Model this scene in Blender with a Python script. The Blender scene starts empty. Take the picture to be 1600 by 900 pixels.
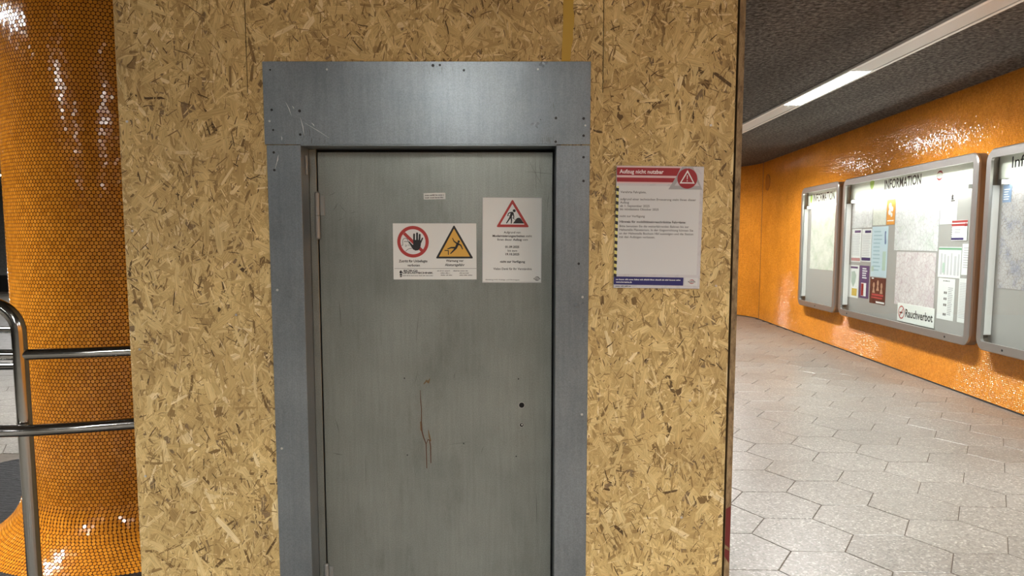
import bpy, math, random
import numpy as np
from mathutils import Matrix, Vector
random.seed(7); rng = np.random.default_rng(7)
SC = bpy.context.scene; COL = SC.collection
PI = math.pi
R = math.radians

# ---------------------------------------------------------------- camera, world, exposure
FPX, CY, CAM_H, PITCH = 1202.0, 500.0, 1.67, math.atan(122/1202.0)
cam = bpy.data.cameras.new('camera'); cam.sensor_width = 36.0
cam.lens = 36.0*FPX/1600.0; cam.shift_y = (CY-450.0)/1600.0; cam.clip_start = .05
camo = bpy.data.objects.new('camera', cam); COL.objects.link(camo)
camo.location = (0, 0, CAM_H); camo.rotation_euler = (PI/2-PITCH, 0, 0)
SC.camera = camo
w = bpy.data.worlds.new('world'); SC.world = w; w.use_nodes = True
w.node_tree.nodes['Background'].inputs[0].default_value = (.5, .45, .4, 1)
w.node_tree.nodes['Background'].inputs[1].default_value = .02
SC.view_settings.view_transform = 'Standard'; SC.view_settings.look = 'None'
SC.view_settings.gamma = 1; SC.view_settings.use_curve_mapping = False
SC.view_settings.exposure = 0.0
LAMP = 66.0          # brightness of the ceiling diffusers
LAMP_W = 142.0       # watts each lit piece throws downwards
SPREAD = 150.0       # its cut-off angle (flat prismatic cover)
CASE_LAMP = 30.0     # brightness of the tubes in the display cases

# ---------------------------------------------------------------- material helpers
MATS = {}
def newmat(name):
    m = bpy.data.materials.new(name); m.use_nodes = True
    nt = m.node_tree; b = nt.nodes['Principled BSDF']
    MATS[name] = m
    return m, nt, b
def flat(name, col, rough=.6, metal=0., spec=.5):
    if name in MATS: return MATS[name]
    m, nt, b = newmat(name)
    b.inputs['Base Color'].default_value = (*col, 1); b.inputs['Roughness'].default_value = rough
    b.inputs['Metallic'].default_value = metal; b.inputs['Specular IOR Level'].default_value = spec
    # faint unevenness so that nothing is perfectly uniform
    n = nt.nodes.new('ShaderNodeTexNoise'); n.inputs['Scale'].default_value = 35
    tc = nt.nodes.new('ShaderNodeTexCoord'); nt.links.new(tc.outputs['Object'], n.inputs['Vector'])
    mr = nt.nodes.new('ShaderNodeMapRange'); mr.inputs[3].default_value = max(0, rough-.05); mr.inputs[4].default_value = min(1, rough+.05)
    nt.links.new(n.outputs['Fac'], mr.inputs[0]); nt.links.new(mr.outputs[0], b.inputs['Roughness'])
    return m
def N(nt, t, **kw):
    n = nt.nodes.new(t)
    for k, v in kw.items(): setattr(n, k, v)
    return n
def ramp(nt, stops):
    r = nt.nodes.new('ShaderNodeValToRGB'); e = r.color_ramp.elements
    while len(e) < len(stops): e.new(.5)
    for el, (p, c) in zip(e, stops): el.position = p; el.color = (*c, 1)
    return r
def mixrgb(nt, fac, a, b, mode='MIX'):
    n = nt.nodes.new('ShaderNodeMix'); n.data_type = 'RGBA'; n.blend_type = mode
    for s, v in ((n.inputs[0], fac), (n.inputs[6], a), (n.inputs[7], b)):
        if hasattr(v, 'is_output'): nt.links.new(v, s)
        elif isinstance(v, (int, float)): s.default_value = v
        else: s.default_value = (*v, 1)
    return n.outputs[2]
def noise(nt, vec, scale, detail=3, rough=.5):
    n = nt.nodes.new('ShaderNodeTexNoise'); n.inputs['Scale'].default_value = scale
    n.inputs['Detail'].default_value = detail; n.inputs['Roughness'].default_value = rough
    nt.links.new(vec, n.inputs['Vector']); return n.outputs['Fac']
def mapping(nt, vec, scale=(1, 1, 1), rot=(0, 0, 0)):
    n = nt.nodes.new('ShaderNodeMapping'); n.inputs['Scale'].default_value = scale; n.inputs['Rotation'].default_value = rot
    nt.links.new(vec, n.inputs['Vector']); return n.outputs[0]
def bump(nt, b, h, strength, dist=.002):
    n = nt.nodes.new('ShaderNodeBump'); n.inputs['Strength'].default_value = strength; n.inputs['Distance'].default_value = dist
    nt.links.new(h, n.inputs['Height']); nt.links.new(n.outputs[0], b.inputs['Normal'])
def emis(name, col, s):
    m, nt, b = newmat(name); b.inputs['Base Color'].default_value = (*col, 1)
    b.inputs['Emission Color'].default_value = (*col, 1); b.inputs['Emission Strength'].default_value = s
    return m

# -- the materials of the place
def mk_osb():
    m, nt, b = newmat('osb_strands')
    a = N(nt, 'ShaderNodeAttribute', attribute_name='tone')
    r = ramp(nt, [(0, (.085, .052, .022)), (.12, (.27, .178, .072)), (.32, (.49, .350, .148)), (.62, (.665, .505, .228)), (.86, (.79, .64, .325)), (1, (.87, .74, .45))])
    nt.links.new(a.outputs['Fac'], r.inputs[0])
    uv = N(nt, 'ShaderNodeUVMap'); g = noise(nt, mapping(nt, uv.outputs[0], (14, 420, 1)), 1, 3, .6)
    rr = ramp(nt, [(.3, (.66, .62, .55)), (.62, (1.08, 1.06, 1.02))]); nt.links.new(g, rr.inputs[0])
    tc = N(nt, 'ShaderNodeTexCoord'); g2 = noise(nt, tc.outputs['Object'], 5, 3); r2 = ramp(nt, [(.3, (.84, .82, .80)), (.7, (1.08, 1.08, 1.06))]); nt.links.new(g2, r2.inputs[0])
    c = mixrgb(nt, 1, r.outputs[0], rr.outputs[0], 'MULTIPLY'); c = mixrgb(nt, 1, c, r2.outputs[0], 'MULTIPLY')
    nt.links.new(c, b.inputs['Base Color']); b.inputs['Roughness'].default_value = .55; b.inputs['Specular IOR Level'].default_value = .3
    bump(nt, b, g, .25, .001)
    return m
def mk_osb_core():
    m, nt, b = newmat('osb_core')
    tc = N(nt, 'ShaderNodeTexCoord'); g = noise(nt, mapping(nt, tc.outputs['Object'], (60, 400, 25)), 1, 4, .7)
    r = ramp(nt, [(.3, (.10, .062, .028)), (.5, (.24, .16, .075)), (.7, (.36, .26, .13))]); nt.links.new(g, r.inputs[0])
    nt.links.new(r.outputs[0], b.inputs['Base Color']); b.inputs['Roughness'].default_value = .7; bump(nt, b, g, .5, .002)
    return m
def mk_steel(name, c0, c1, rough, warm=None):
    m, nt, b = newmat(name); tc = N(nt, 'ShaderNodeTexCoord'); o = tc.outputs['Object']
    n1 = noise(nt, o, 3.2, 5, .6); n2 = noise(nt, mapping(nt, o, (90, 90, 5)), 1, 3, .6); n3 = noise(nt, o, 260, 2)
    r = ramp(nt, [(.30, c0), (.70, c1)]); nt.links.new(n1, r.inputs[0])
    r2 = ramp(nt, [(.25, (.86, .86, .86)), (.75, (1.1, 1.1, 1.1))]); nt.links.new(n2, r2.inputs[0])
    r3 = ramp(nt, [(.3, (.86, .86, .86)), (.7, (1.10, 1.10, 1.10))]); nt.links.new(n3, r3.inputs[0])
    c = mixrgb(nt, 1, mixrgb(nt, .7, r.outputs[0], r2.outputs[0], 'MULTIPLY'), r3.outputs[0], 'MULTIPLY')
    # dark smudges of handling
    n4 = noise(nt, mapping(nt, o, (7, 7, 3)), 1, 8, .72); r4 = ramp(nt, [(.22, (.78, .77, .76)), (.46, (1, 1, 1))]); nt.links.new(n4, r4.inputs[0])
    c = mixrgb(nt, 1, c, r4.outputs[0], 'MULTIPLY')
    nt.links.new(c, b.inputs['Base Color']); b.inputs['Metallic'].default_value = .72
    mr = N(nt, 'ShaderNodeMapRange'); mr.inputs[3].default_value = rough-.07; mr.inputs[4].default_value = rough+.10; nt.links.new(n1, mr.inputs[0]); nt.links.new(mr.outputs[0], b.inputs['Roughness'])
    bump(nt, b, noise(nt, o, 9, 4, .55), .10, .01)
    return m
def mk_tile(name):
    m, nt, b = newmat(name); geo = N(nt, 'ShaderNodeNewGeometry')
    r = ramp(nt, [(0, (.66, .235, .018)), (.5, (.76, .285, .023)), (1, (.84, .335, .032))]); nt.links.new(geo.outputs['Random Per Island'], r.inputs[0])
    n = noise(nt, geo.outputs['Position'], 1.7, 4, .6); r2 = ramp(nt, [(.3, (.80, .76, .70)), (.65, (1.05, 1.05, 1.05))]); nt.links.new(n, r2.inputs[0])
    nt.links.new(mixrgb(nt, 1, r.outputs[0], r2.outputs[0], 'MULTIPLY'), b.inputs['Base Color'])
    b.inputs['Roughness'].default_value = .12; b.inputs['Specular IOR Level'].default_value = .5
    return m
def mk_grout(name, c):
    m, nt, b = newmat(name); geo = N(nt, 'ShaderNodeNewGeometry'); n = noise(nt, geo.outputs['Position'], 14, 5, .6)
    r = ramp(nt, [(.3, tuple(x*.7 for x in c)), (.7, tuple(x*1.2 for x in c))]); nt.links.new(n, r.inputs[0]); nt.links.new(r.outputs[0], b.inputs['Base Color'])
    b.inputs['Roughness'].default_value = .8; b.inputs['Specular IOR Level'].default_value = .15; bump(nt, b, noise(nt, geo.outputs['Position'], 160, 2), .2, .002); return m
def mk_terrazzo():
    m, nt, b = newmat('terrazzo'); geo = N(nt, 'ShaderNodeNewGeometry'); pos = geo.outputs['Position']
    oi = N(nt, 'ShaderNodeObjectInfo')
    v = N(nt, 'ShaderNodeTexVoronoi'); v.inputs['Scale'].default_value = 95; nt.links.new(pos, v.inputs['Vector'])
    r = ramp(nt, [(0, (.080, .073, .061)), (.16, (.142, .131, .113)), (.6, (.178, .166, .145)), (.85, (.214, .201, .177)), (1, (.37, .355, .32))])
    sep = N(nt, 'ShaderNodeSeparateColor'); nt.links.new(v.outputs['Color'], sep.inputs[0]); nt.links.new(sep.outputs[0], r.inputs[0])
    v2 = N(nt, 'ShaderNodeTexVoronoi'); v2.inputs['Scale'].default_value = 34; nt.links.new(pos, v2.inputs['Vector'])
    r2 = ramp(nt, [(.0, (1.22, 1.2, 1.15)), (.16, (1.12, 1.1, 1.06)), (.24, (.93, .93, .93)), (1, (.93, .93, .93))]); nt.links.new(v2.outputs['Distance'], r2.inputs[0])
    n = noise(nt, pos, .9, 4, .6); r3 = ramp(nt, [(.3, (.86, .84, .81)), (.65, (1.03, 1.03, 1.03))]); nt.links.new(n, r3.inputs[0])
    isl = ramp(nt, [(0, (.90, .89, .88)), (1, (1.05, 1.05, 1.05))]); ad = N(nt, 'ShaderNodeMath', operation='ADD'); fr = N(nt, 'ShaderNodeMath', operation='FRACT')
    nt.links.new(geo.outputs['Random Per Island'], ad.inputs[0]); nt.links.new(oi.outputs['Random'], ad.inputs[1]); nt.links.new(ad.outputs[0], fr.inputs[0]); nt.links.new(fr.outputs[0], isl.inputs[0])
    c = r.outputs[0]
    for q in (r2, r3, isl): c = mixrgb(nt, 1, c, q.outputs[0], 'MULTIPLY')
    nt.links.new(c, b.inputs['Base Color']); b.inputs['Roughness'].default_value = .40
    mr = N(nt, 'ShaderNodeMapRange'); mr.inputs[3].default_value = .26; mr.inputs[4].default_value = .44; nt.links.new(n, mr.inputs[0]); nt.links.new(mr.outputs[0], b.inputs['Roughness'])
    return m
def mk_ceiling():
    m, nt, b = newmat('sprayed_concrete'); geo = N(nt, 'ShaderNodeNewGeometry'); pos = geo.outputs['Position']
    n1 = noise(nt, pos, 26, 4, .62); n2 = noise(nt, mapping(nt, pos, (1.6, .35, 1)), 1, 3, .5)
    r = ramp(nt, [(.36, (.026, .024, .021)), (.5, (.098, .090, .081)), (.66, (.215, .202, .185))]); nt.links.new(n1, r.inputs[0])
    r2 = ramp(nt, [(.3, (.7, .7, .7)), (.7, (1.15, 1.15, 1.15))]); nt.links.new(n2, r2.inputs[0])
    nt.links.new(mixrgb(nt, 1, r.outputs[0], r2.outputs[0], 'MULTIPLY'), b.inputs['Base Color']); b.inputs['Roughness'].default_value = .9
    bump(nt, b, n1, 1.0, .04); return m
def mk_slate():
    m, nt, b = newmat('dark_stone'); geo = N(nt, 'ShaderNodeNewGeometry'); pos = geo.outputs['Position']
    n1 = noise(nt, mapping(nt, pos, (14, 42, 1), (0, 0, .4)), 1, 4, .6)
    r = ramp(nt, [(.3, (.006, .006, .0065)), (.6, (.022, .022, .023)), (.8, (.10, .10, .102))]); nt.links.new(n1, r.inputs[0]); nt.links.new(r.outputs[0], b.inputs['Base Color'])
    b.inputs['Roughness'].default_value = .45; b.inputs['Specular IOR Level'].default_value = .15; bump(nt, b, n1, 1, .04); return m
def mk_map(name, base, tint, scale, line):
    m, nt, b = newmat(name); tc = N(nt, 'ShaderNodeTexCoord'); o = tc.outputs['Object']
    wv = N(nt, 'ShaderNodeVectorMath', operation='ADD'); nz = N(nt, 'ShaderNodeTexNoise'); nz.inputs['Scale'].default_value = 5; nt.links.new(o, nz.inputs['Vector'])
    sc = N(nt, 'ShaderNodeVectorMath', operation='SCALE'); sc.inputs[3].default_value = .12; nt.links.new(nz.outputs['Color'], sc.inputs[0]); nt.links.new(o, wv.inputs[0]); nt.links.new(sc.outputs[0], wv.inputs[1])
    v = N(nt, 'ShaderNodeTexVoronoi', feature='DISTANCE_TO_EDGE'); v.inputs['Scale'].default_value = scale; nt.links.new(wv.outputs[0], v.inputs['Vector'])
    r = ramp(nt, [(.0, line), (.035, line), (.07, (1, 1, 1)), (1, (1, 1, 1))]); nt.links.new(v.outputs['Distance'], r.inputs[0])
    n1 = noise(nt, o, 4.5, 6, .7); r1 = ramp(nt, [(.34, tint), (.5, base), (.68, tuple(min(1, x*1.15) for x in base))]); nt.links.new(n1, r1.inputs[0])
    nt.links.new(mixrgb(nt, .8, r1.outputs[0], r.outputs[0], 'MULTIPLY'), b.inputs['Base Color']); b.inputs['Roughness'].default_value = .45; return m
def mk_glass():
    m = bpy.data.materials.new('pane_glass'); m.use_nodes = True; nt = m.node_tree; nt.nodes.clear(); MATS['pane_glass'] = m
    out = N(nt, 'ShaderNodeOutputMaterial'); tr = N(nt, 'ShaderNodeBsdfTransparent'); gl = N(nt, 'ShaderNodeBsdfGlossy'); gl.inputs['Roughness'].default_value = .03
    tr.inputs[0].default_value = (.95, .97, .96, 1); fr = N(nt, 'ShaderNodeValue'); fr.outputs[0].default_value = .05
    mx = N(nt, 'ShaderNodeMixShader'); nt.links.new(fr.outputs[0], mx.inputs[0]); nt.links.new(tr.outputs[0], mx.inputs[1]); nt.links.new(gl.outputs[0], mx.inputs[2]); nt.links.new(mx.outputs[0], out.inputs[0]); return m

OSB = mk_osb(); OSBC = mk_osb_core()
STEEL = mk_steel('galvanised_plate', (.225, .252, .272), (.300, .330, .346), .29)
STEEL2 = mk_steel('galvanised_leaf', (.248, .262, .238), (.322, .337, .305), .31)
TILE = mk_tile('orange_glaze'); WTILE = mk_tile('wall_glaze'); WTILE.node_tree.nodes['Principled BSDF'].inputs['Specular IOR Level'].default_value = .45; GROUT = mk_grout('column_grout', (.16, .050, .010)); WGROUT = mk_grout('wall_grout', (.56, .215, .030))
TERR = mk_terrazzo(); JOINT = mk_grout('floor_joint', (.10, .085, .07)); CEIL = mk_ceiling(); SLATE = mk_slate(); GLASS = mk_glass()
CHROME = flat('polished_steel', (.40, .395, .375), .13, 1.0)
ALU = flat('brushed_aluminium', (.42, .41, .39), .38, .85)
DARKM = flat('dark_metal', (.03, .03, .03), .5, .3); BLACK = flat('black_print', (.012, .012, .013), .5); HOLE = flat('hole_black', (.004, .004, .004), .9)
WHITE = flat('sign_white', (.76, .78, .75), .4); PAPER = flat('paper_white', (.74, .75, .74), .55); GREYP = flat('paper_grey', (.55, .55, .57), .5)
RED = flat('sign_red', (.42, .035, .028), .4); YEL = flat('sign_yellow', (.70, .40, .06), .4); MAROON = flat('poster_maroon', (.30, .014, .022), .4)
NAVY = flat('poster_navy', (.018, .018, .13), .4); HAZY = flat('hazard_yellow', (.72, .66, .20), .45); GREYB = flat('case_back', (.36, .35, .335), .5)
INK = flat('ink_grey', (.10, .10, .10), .6); INKL = flat('ink_light', (.36, .36, .38), .6); LGREY = flat('poster_grey', (.52, .51, .54), .45); MGREY = flat('poster_midgrey', (.36, .36, .37), .45)
PINK = flat('poster_pink', (.72, .50, .50), .45); LAMPW = flat('lamp_white', (.88, .88, .87), .4); COVER = flat('lamp_cover', (.66, .65, .64), .5)
RUST = flat('rust_drip', (.085, .030, .008), .6); RUST2 = flat('rust_smear', (.17, .105, .045), .7); YPAINT = flat('yellow_paint', (.52, .335, .04), .5); RPAINT = flat('red_paint', (.13, .014, .012), .5)
ORANGE = flat('orange_print', (.72, .30, .05), .5); PURPLE = flat('purple_print', (.10, .05, .16), .5); BROWN = flat('brown_print', (.10, .022, .018), .5); BLUE = flat('blue_print', (.50, .63, .70), .5); GREEN = flat('green_print', (.16, .36, .22), .5); LEAFG = flat('leaf_green', (.42, .58, .12), .5); SKIN = flat('portrait_print', (.45, .25, .17), .5)
PLASTER = mk_grout('grey_plaster', (.20, .20, .19)); COVERP = flat('orange_cover', (.42, .145, .014), .35)
GLOW = emis('lit_diffuser', (1, .985, .955), LAMP); TUBE = emis('case_tube', (1, .98, .93), CASE_LAMP)
MAPA = mk_map('map_pale', (.66, .67, .60), (.50, .58, .46), 22, (.80, .80, .82)); MAPB = mk_map('map_city', (.66, .66, .66), (.55, .60, .55), 17, (.74, .70, .74)); MAPC = mk_map('map_network', (.64, .60, .60), (.60, .52, .55), 15, (.78, .68, .70)); MAPD = mk_map('map_regional', (.44, .42, .42), (.26, .28, .36), 26, (.62, .58, .55))
HINGE = flat('hinge_steel', (.27, .275, .26), .48, .35)
SCREW = flat('screw_head', (.62, .61, .58), .3, .9)

# ---------------------------------------------------------------- geometry helpers
class MB:
    def __init__(s): s.v = []; s.f = []
    def add(s, vs, fs):
        o = len(s.v); s.v += [tuple(p) for p in vs]; s.f += [tuple(i+o for i in f) for f in fs]; return s
    def poly(s, pts, z=0.): return s.add([(x, y, z) for x, y in pts], [tuple(range(len(pts)))])
    def rect(s, x0, y0, x1, y1, z=0.): return s.poly([(x0, y0), (x1, y0), (x1, y1), (x0, y1)], z)
    def circle(s, x, y, r, z=0., n=28, ry=None):
        ry = ry or r; return s.poly([(x+r*math.cos(2*PI*i/n), y+ry*math.sin(2*PI*i/n)) for i in range(n)], z)
    def ring(s, out, inn, z=0.):
        n = len(out); return s.add([(x, y, z) for x, y in out]+[(x, y, z) for x, y in inn], [(i, (i+1) % n, n+(i+1) % n, n+i) for i in range(n)])
    def stroke(s, pts, wd, z=0., cap=True):
        wds = wd if isinstance(wd, (list, tuple)) else [wd]*len(pts)
        for k, ((x0, y0), (x1, y1)) in enumerate(zip(pts, pts[1:])):
            d = math.hypot(x1-x0, y1-y0) or 1e-9; nx, ny = -(y1-y0)/d, (x1-x0)/d; a, b = wds[k]/2, wds[k+1]/2
            s.poly([(x0-nx*a, y0-ny*a), (x1-nx*b, y1-ny*b), (x1+nx*b, y1+ny*b), (x0+nx*a, y0+ny*a)], z+k*1e-6)
        if cap:
            for k, (x, y) in enumerate(pts): s.circle(x, y, wds[k]/2, z+5e-6+k*1e-6, 12)
        return s
    def box(s, a, b):
        x0, y0, z0 = a; x1, y1, z1 = b
        return s.add([(x0, y0, z0), (x1, y0, z0), (x1, y1, z0), (x0, y1, z0), (x0, y0, z1), (x1, y0, z1), (x1, y1, z1), (x0, y1, z1)],
                     [(3, 2, 1, 0), (4, 5, 6, 7), (0, 1, 5, 4), (1, 2, 6, 5), (2, 3, 7, 6), (3, 0, 4, 7)])
    def bbox(s, a, b, e=.002):      # box with chamfered edges
        x0, y0, z0 = a; x1, y1, z1 = b; L = [(x0, x1), (y0, y1), (z0, z1)]; vs = []; idx = {}
        for ax in range(3):
            for sx in (0, 1):
                for sy in (0, 1):
                    for sz in (0, 1):
                        sg = (sx, sy, sz); p = []
                        for k in range(3): p.append(L[k][sg[k]]+(0 if k == ax else (e if sg[k] == 0 else -e)))
                        idx[(ax, sg)] = len(vs); vs.append(p)
        fs = []
        for ax in range(3):
            o = [k for k in range(3) if k != ax]
            for sd in (0, 1):
                q = []
                for p_, q_ in ((0, 0), (1, 0), (1, 1), (0, 1)):
                    sg = [0]*3; sg[ax] = sd; sg[o[0]] = p_; sg[o[1]] = q_; q.append(idx[(ax, tuple(sg))])
                fs.append(q)
        for ax in range(3):         # edges along ax
            o = [k for k in range(3) if k != ax]
            for p_ in (0, 1):
                for q_ in (0, 1):
                    def sg(t):
                        g = [0]*3; g[ax] = t; g[o[0]] = p_; g[o[1]] = q_; return tuple(g)
                    fs.append([idx[(o[0], sg(0))], idx[(o[0], sg(1))], idx[(o[1], sg(1))], idx[(o[1], sg(0))]])
        for sx in (0, 1):
            for sy in (0, 1):
                for sz in (0, 1): fs.append([idx[(k, (sx, sy, sz))] for k in range(3)])
        return s.add(vs, fs)
    def tube(s, pts, r, n=20, cap=True):
        pts = [Vector(p) for p in pts]; m = len(pts); rings = []; up = None
        for i, p in enumerate(pts):
            t = (pts[min(i+1, m-1)]-pts[max(i-1, 0)]).normalized()
            if up is None: up = t.orthogonal().normalized()
            up = (up-t*up.dot(t)).normalized(); b = t.cross(up)
            rings.append([p+(up*math.cos(2*PI*k/n)+b*math.sin(2*PI*k/n))*r for k in range(n)])
        vs = [q for rg in rings for q in rg]; fs = [(i*n+k, i*n+(k+1) % n, (i+1)*n+(k+1) % n, (i+1)*n+k) for i in range(m-1) for k in range(n)]
        if cap: fs += [tuple(range(n-1, -1, -1)), tuple((m-1)*n+k for k in range(n))]
        return s.add(vs, fs)
    def lathe(s, prof, n=48, c=(0, 0)):
        vs = [(c[0]+r*math.cos(2*PI*k/n), c[1]+r*math.sin(2*PI*k/n), z) for r, z in prof for k in range(n)]
        return s.add(vs, [(i*n+k, i*n+(k+1) % n, (i+1)*n+(k+1) % n, (i+1)*n+k) for i in range(len(prof)-1) for k in range(n)])
    def prism(s, pts, z0, z1):
        n = len(pts); return s.add([(x, y, z0) for x, y in pts]+[(x, y, z1) for x, y in pts], [tuple(range(n-1, -1, -1)), tuple(range(n, 2*n))]+[(i, (i+1) % n, n+(i+1) % n, n+i) for i in range(n)])
    def ringprism(s, out, inn, z0, z1, e=0.):
        n = len(out); ox = out; fs = []
        L = [(out, z0), (out, z1), (inn, z1), (inn, z0)]; vs = [(x, y, z) for P, z in L for x, y in P]
        for a in range(4):
            b = (a+1) % 4
            for i in range(n): fs.append((a*n+i, a*n+(i+1) % n, b*n+(i+1) % n, b*n+i))
        return s.add(vs, fs)
    def build(s, name, mat, parent=None, mw=None, smooth=False):
        me = bpy.data.meshes.new(name); me.from_pydata(s.v, [], s.f); me.update()
        if smooth:
            me.polygons.foreach_set('use_smooth', [True]*len(me.polygons))
            if smooth != 'all': me.set_sharp_from_angle(angle=R(40))
        return place(name, me, mat, parent, mw)
def place(name, me, mat, parent=None, mw=None):
    if mat is not None and not me.materials: me.materials.append(mat)
    o = bpy.data.objects.new(name, me); COL.objects.link(o)
    if parent is not None: o.parent = parent
    if mw is not None: o.matrix_local = mw
    return o
def empty(name, mw=None):
    o = bpy.data.objects.new(name, None); COL.objects.link(o); o.empty_display_size = .1
    if mw is not None: o.matrix_local = mw
    return o
def tag(o, label=None, cat=None, group=None, kind=None):
    for k, v in (('label', label), ('category', cat), ('group', group), ('kind', kind)):
        if v: o[k] = v
    return o
def rrect(x0, y0, x1, y1, r, n=6):
    P = []
    for cx, cy, a in ((x1-r, y1-r, 0), (x0+r, y1-r, 90), (x0+r, y0+r, 180), (x1-r, y0+r, 270)):
        P += [(cx+r*math.cos(R(a+90*i/n)), cy+r*math.sin(R(a+90*i/n))) for i in range(n+1)]
    return P
def frame_mat(o, xa, ya, za): return Matrix(((xa[0], ya[0], za[0], o[0]), (xa[1], ya[1], za[1], o[1]), (xa[2], ya[2], za[2], o[2]), (0, 0, 0, 1)))
def front(x, z, Y, rot=0.):   # local x right, y up, z towards the viewer's side of the hoarding
    return frame_mat((x, Y, z), (1, 0, 0), (0, 0, 1), (0, -1, 0)) @ Matrix.Rotation(rot, 4, 'Z')
def bulk(name, verts, polys, mat, parent=None, smooth=False, attr=None):
    """polys: list of (M x k) index arrays"""
    me = bpy.data.meshes.new(name); me.vertices.add(len(verts)); me.vertices.foreach_set('co', np.ascontiguousarray(verts, dtype=np.float32).ravel())
    tot = sum(p.size for p in polys); npoly = sum(len(p) for p in polys)
    me.loops.add(tot); me.polygons.add(npoly)
    me.loops.foreach_set('vertex_index', np.concatenate([p.ravel() for p in polys]).astype(np.int32))
    lens = np.concatenate([np.full(len(p), p.shape[1]) for p in polys]); st = np.concatenate([[0], np.cumsum(lens)[:-1]])
    me.polygons.foreach_set('loop_start', st.astype(np.int32))
    me.polygons.foreach_set('use_smooth', np.full(npoly, bool(smooth)))
    me.update(calc_edges=True); me.validate()
    return place(name, me, mat, parent)
# lettering
CAPH = None
def text(s, x, y, cap, mat, parent, width=None, align='l', bold=0., z=.0006, name='lettering'):
    global CAPH
    def mk(t, off):
        c = bpy.data.curves.new('lettering', 'FONT'); c.body = t; c.size = 1; c.offset = off+.008; c.resolution_u = 2
        o = bpy.data.objects.new('lettering', c); COL.objects.link(o); dg = bpy.context.evaluated_depsgraph_get()
        me = bpy.data.meshes.new_from_object(o.evaluated_get(dg)); bpy.data.objects.remove(o); bpy.data.curves.remove(c); return me
    if CAPH is None:
        me = mk('H', 0); CAPH = max(v.co.y for v in me.vertices); bpy.data.meshes.remove(me)
    me = mk(s, bold); xs = [v.co.x for v in me.vertices]; k = cap/CAPH; w0 = (max(xs)-min(xs))*k; kx = k*(width/w0 if width else 1); mx = min(xs)
    wd = (max(xs)-mx)*kx; ox = x-(wd if align == 'r' else wd/2 if align == 'c' else 0)
    for v in me.vertices: v.co = (ox+(v.co.x-mx)*kx, y+v.co.y*k, z)
    me.name = name; me.materials.clear()
    return place(name, me, mat, parent)

def fine_print(x, y, hgt, mat, parent, width, z):
    # a line of print too small to read: word-long dashes with gaps
    g = MB(); q = x
    while q < x+width:
        e = min(x+width, q+hgt*random.uniform(1.6, 5)); p_ = q
        while p_ < e-hgt*.2: g.rect(p_, y, min(e, p_+hgt*.5), y+hgt*random.choice((.72, .72, 1.)), z); p_ += hgt*.68
        q = e+hgt*.6
    return g.build('fine_print', mat, parent)

# ================================================================ STRUCTURE
# wall line: x = WM*y + WC
WM, WC = .0457, 4.596
CEIL_Z = 3.35
# ---- floor: terrazzo hexagons 0.5 m across the flats
floor = tag(MB().box((-24, -11, -.16), (7, 28, -.006)).build('floor', JOINT), kind='structure')
COLC = (-2.24, 4.48)
def hexpts(r): return [(r*math.cos(R(-2+60*k)), r*math.sin(R(-2+60*k))) for k in range(6)]
def hex_mesh():
    g = MB(); ro = .5/math.sqrt(3)-.003; a = hexpts(ro); b = hexpts(ro-.0022)
    vs = [(x, y, -.006) for x, y in a]+[(x, y, -.0012) for x, y in a]+[(x, y, 0) for x, y in b]
    g.add(vs, [tuple(12+k for k in range(6))]+[(6+k, 6+(k+1) % 6, 12+(k+1) % 6, 12+k) for k in range(6)]+[(k, (k+1) % 6, 6+(k+1) % 6, 6+k) for k in range(6)])
    me = bpy.data.meshes.new('floor_tile'); me.from_pydata(g.v, [], g.f); me.materials.append(TERR); return me, np.array(g.v), g.f
hexme, hexv, hexf = hex_mesh()
la = np.array([.5*math.cos(R(-92)), .5*math.sin(R(-92))]); lb = np.array([.5*math.cos(R(28)), .5*math.sin(R(28))]); lo = np.array([2.1276, 5.0092])
def campix(p):
    d = p[1]*math.cos(PITCH)-(p[2]-CAM_H)*math.sin(PITCH); u = p[1]*math.sin(PITCH)+(p[2]-CAM_H)*math.cos(PITCH)
    return (800+FPX*p[0]/d, CY-FPX*u/d, d) if d > .1 else (-9e3, -9e3, d)
cells = []
for i in range(-60, 60):
    for j in range(-60, 60):
        c = lo+i*la+j*lb
        if not (-23.5 < c[0] < WM*c[1]+WC+.2 and -10.5 < c[1] < 27.5): continue
        if math.hypot(c[0]-COLC[0], c[1]-COLC[1]) < 2.15: continue
        px, py, d = campix((c[0], c[1], 0)); vis = (1110 < px < 1680 and py < 960 and d > 0 and c[1] < 17.9 and py > 480)
        cells.append((c, vis, d))
vis = sorted([c for c in cells if c[1]], key=lambda c: c[2])[:300]; vid = {id(c) for c in vis}
for c in vis:
    o = place('floor_tile', hexme, None, floor, Matrix.Translation((c[0][0], c[0][1], random.uniform(-.0008, .0006))))
rest = np.array([c[0] for c in cells if id(c) not in vid])
V = (hexv[None]+np.c_[rest, np.zeros(len(rest))][:, None, :]).reshape(-1, 3); offs = (np.arange(len(rest))*len(hexv))[:, None]
tag(bulk('floor_tiles', V, [np.array([hexf[0]])+offs, (np.array(hexf[1:])[None]+offs[:, :, None]).reshape(-1, 4)], TERR, floor), kind='stuff')
MB().lathe([(.0, .002), (2.06, .002), (2.07, -.01)], 72, COLC).build('dark_stone_ring', SLATE, floor)
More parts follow.
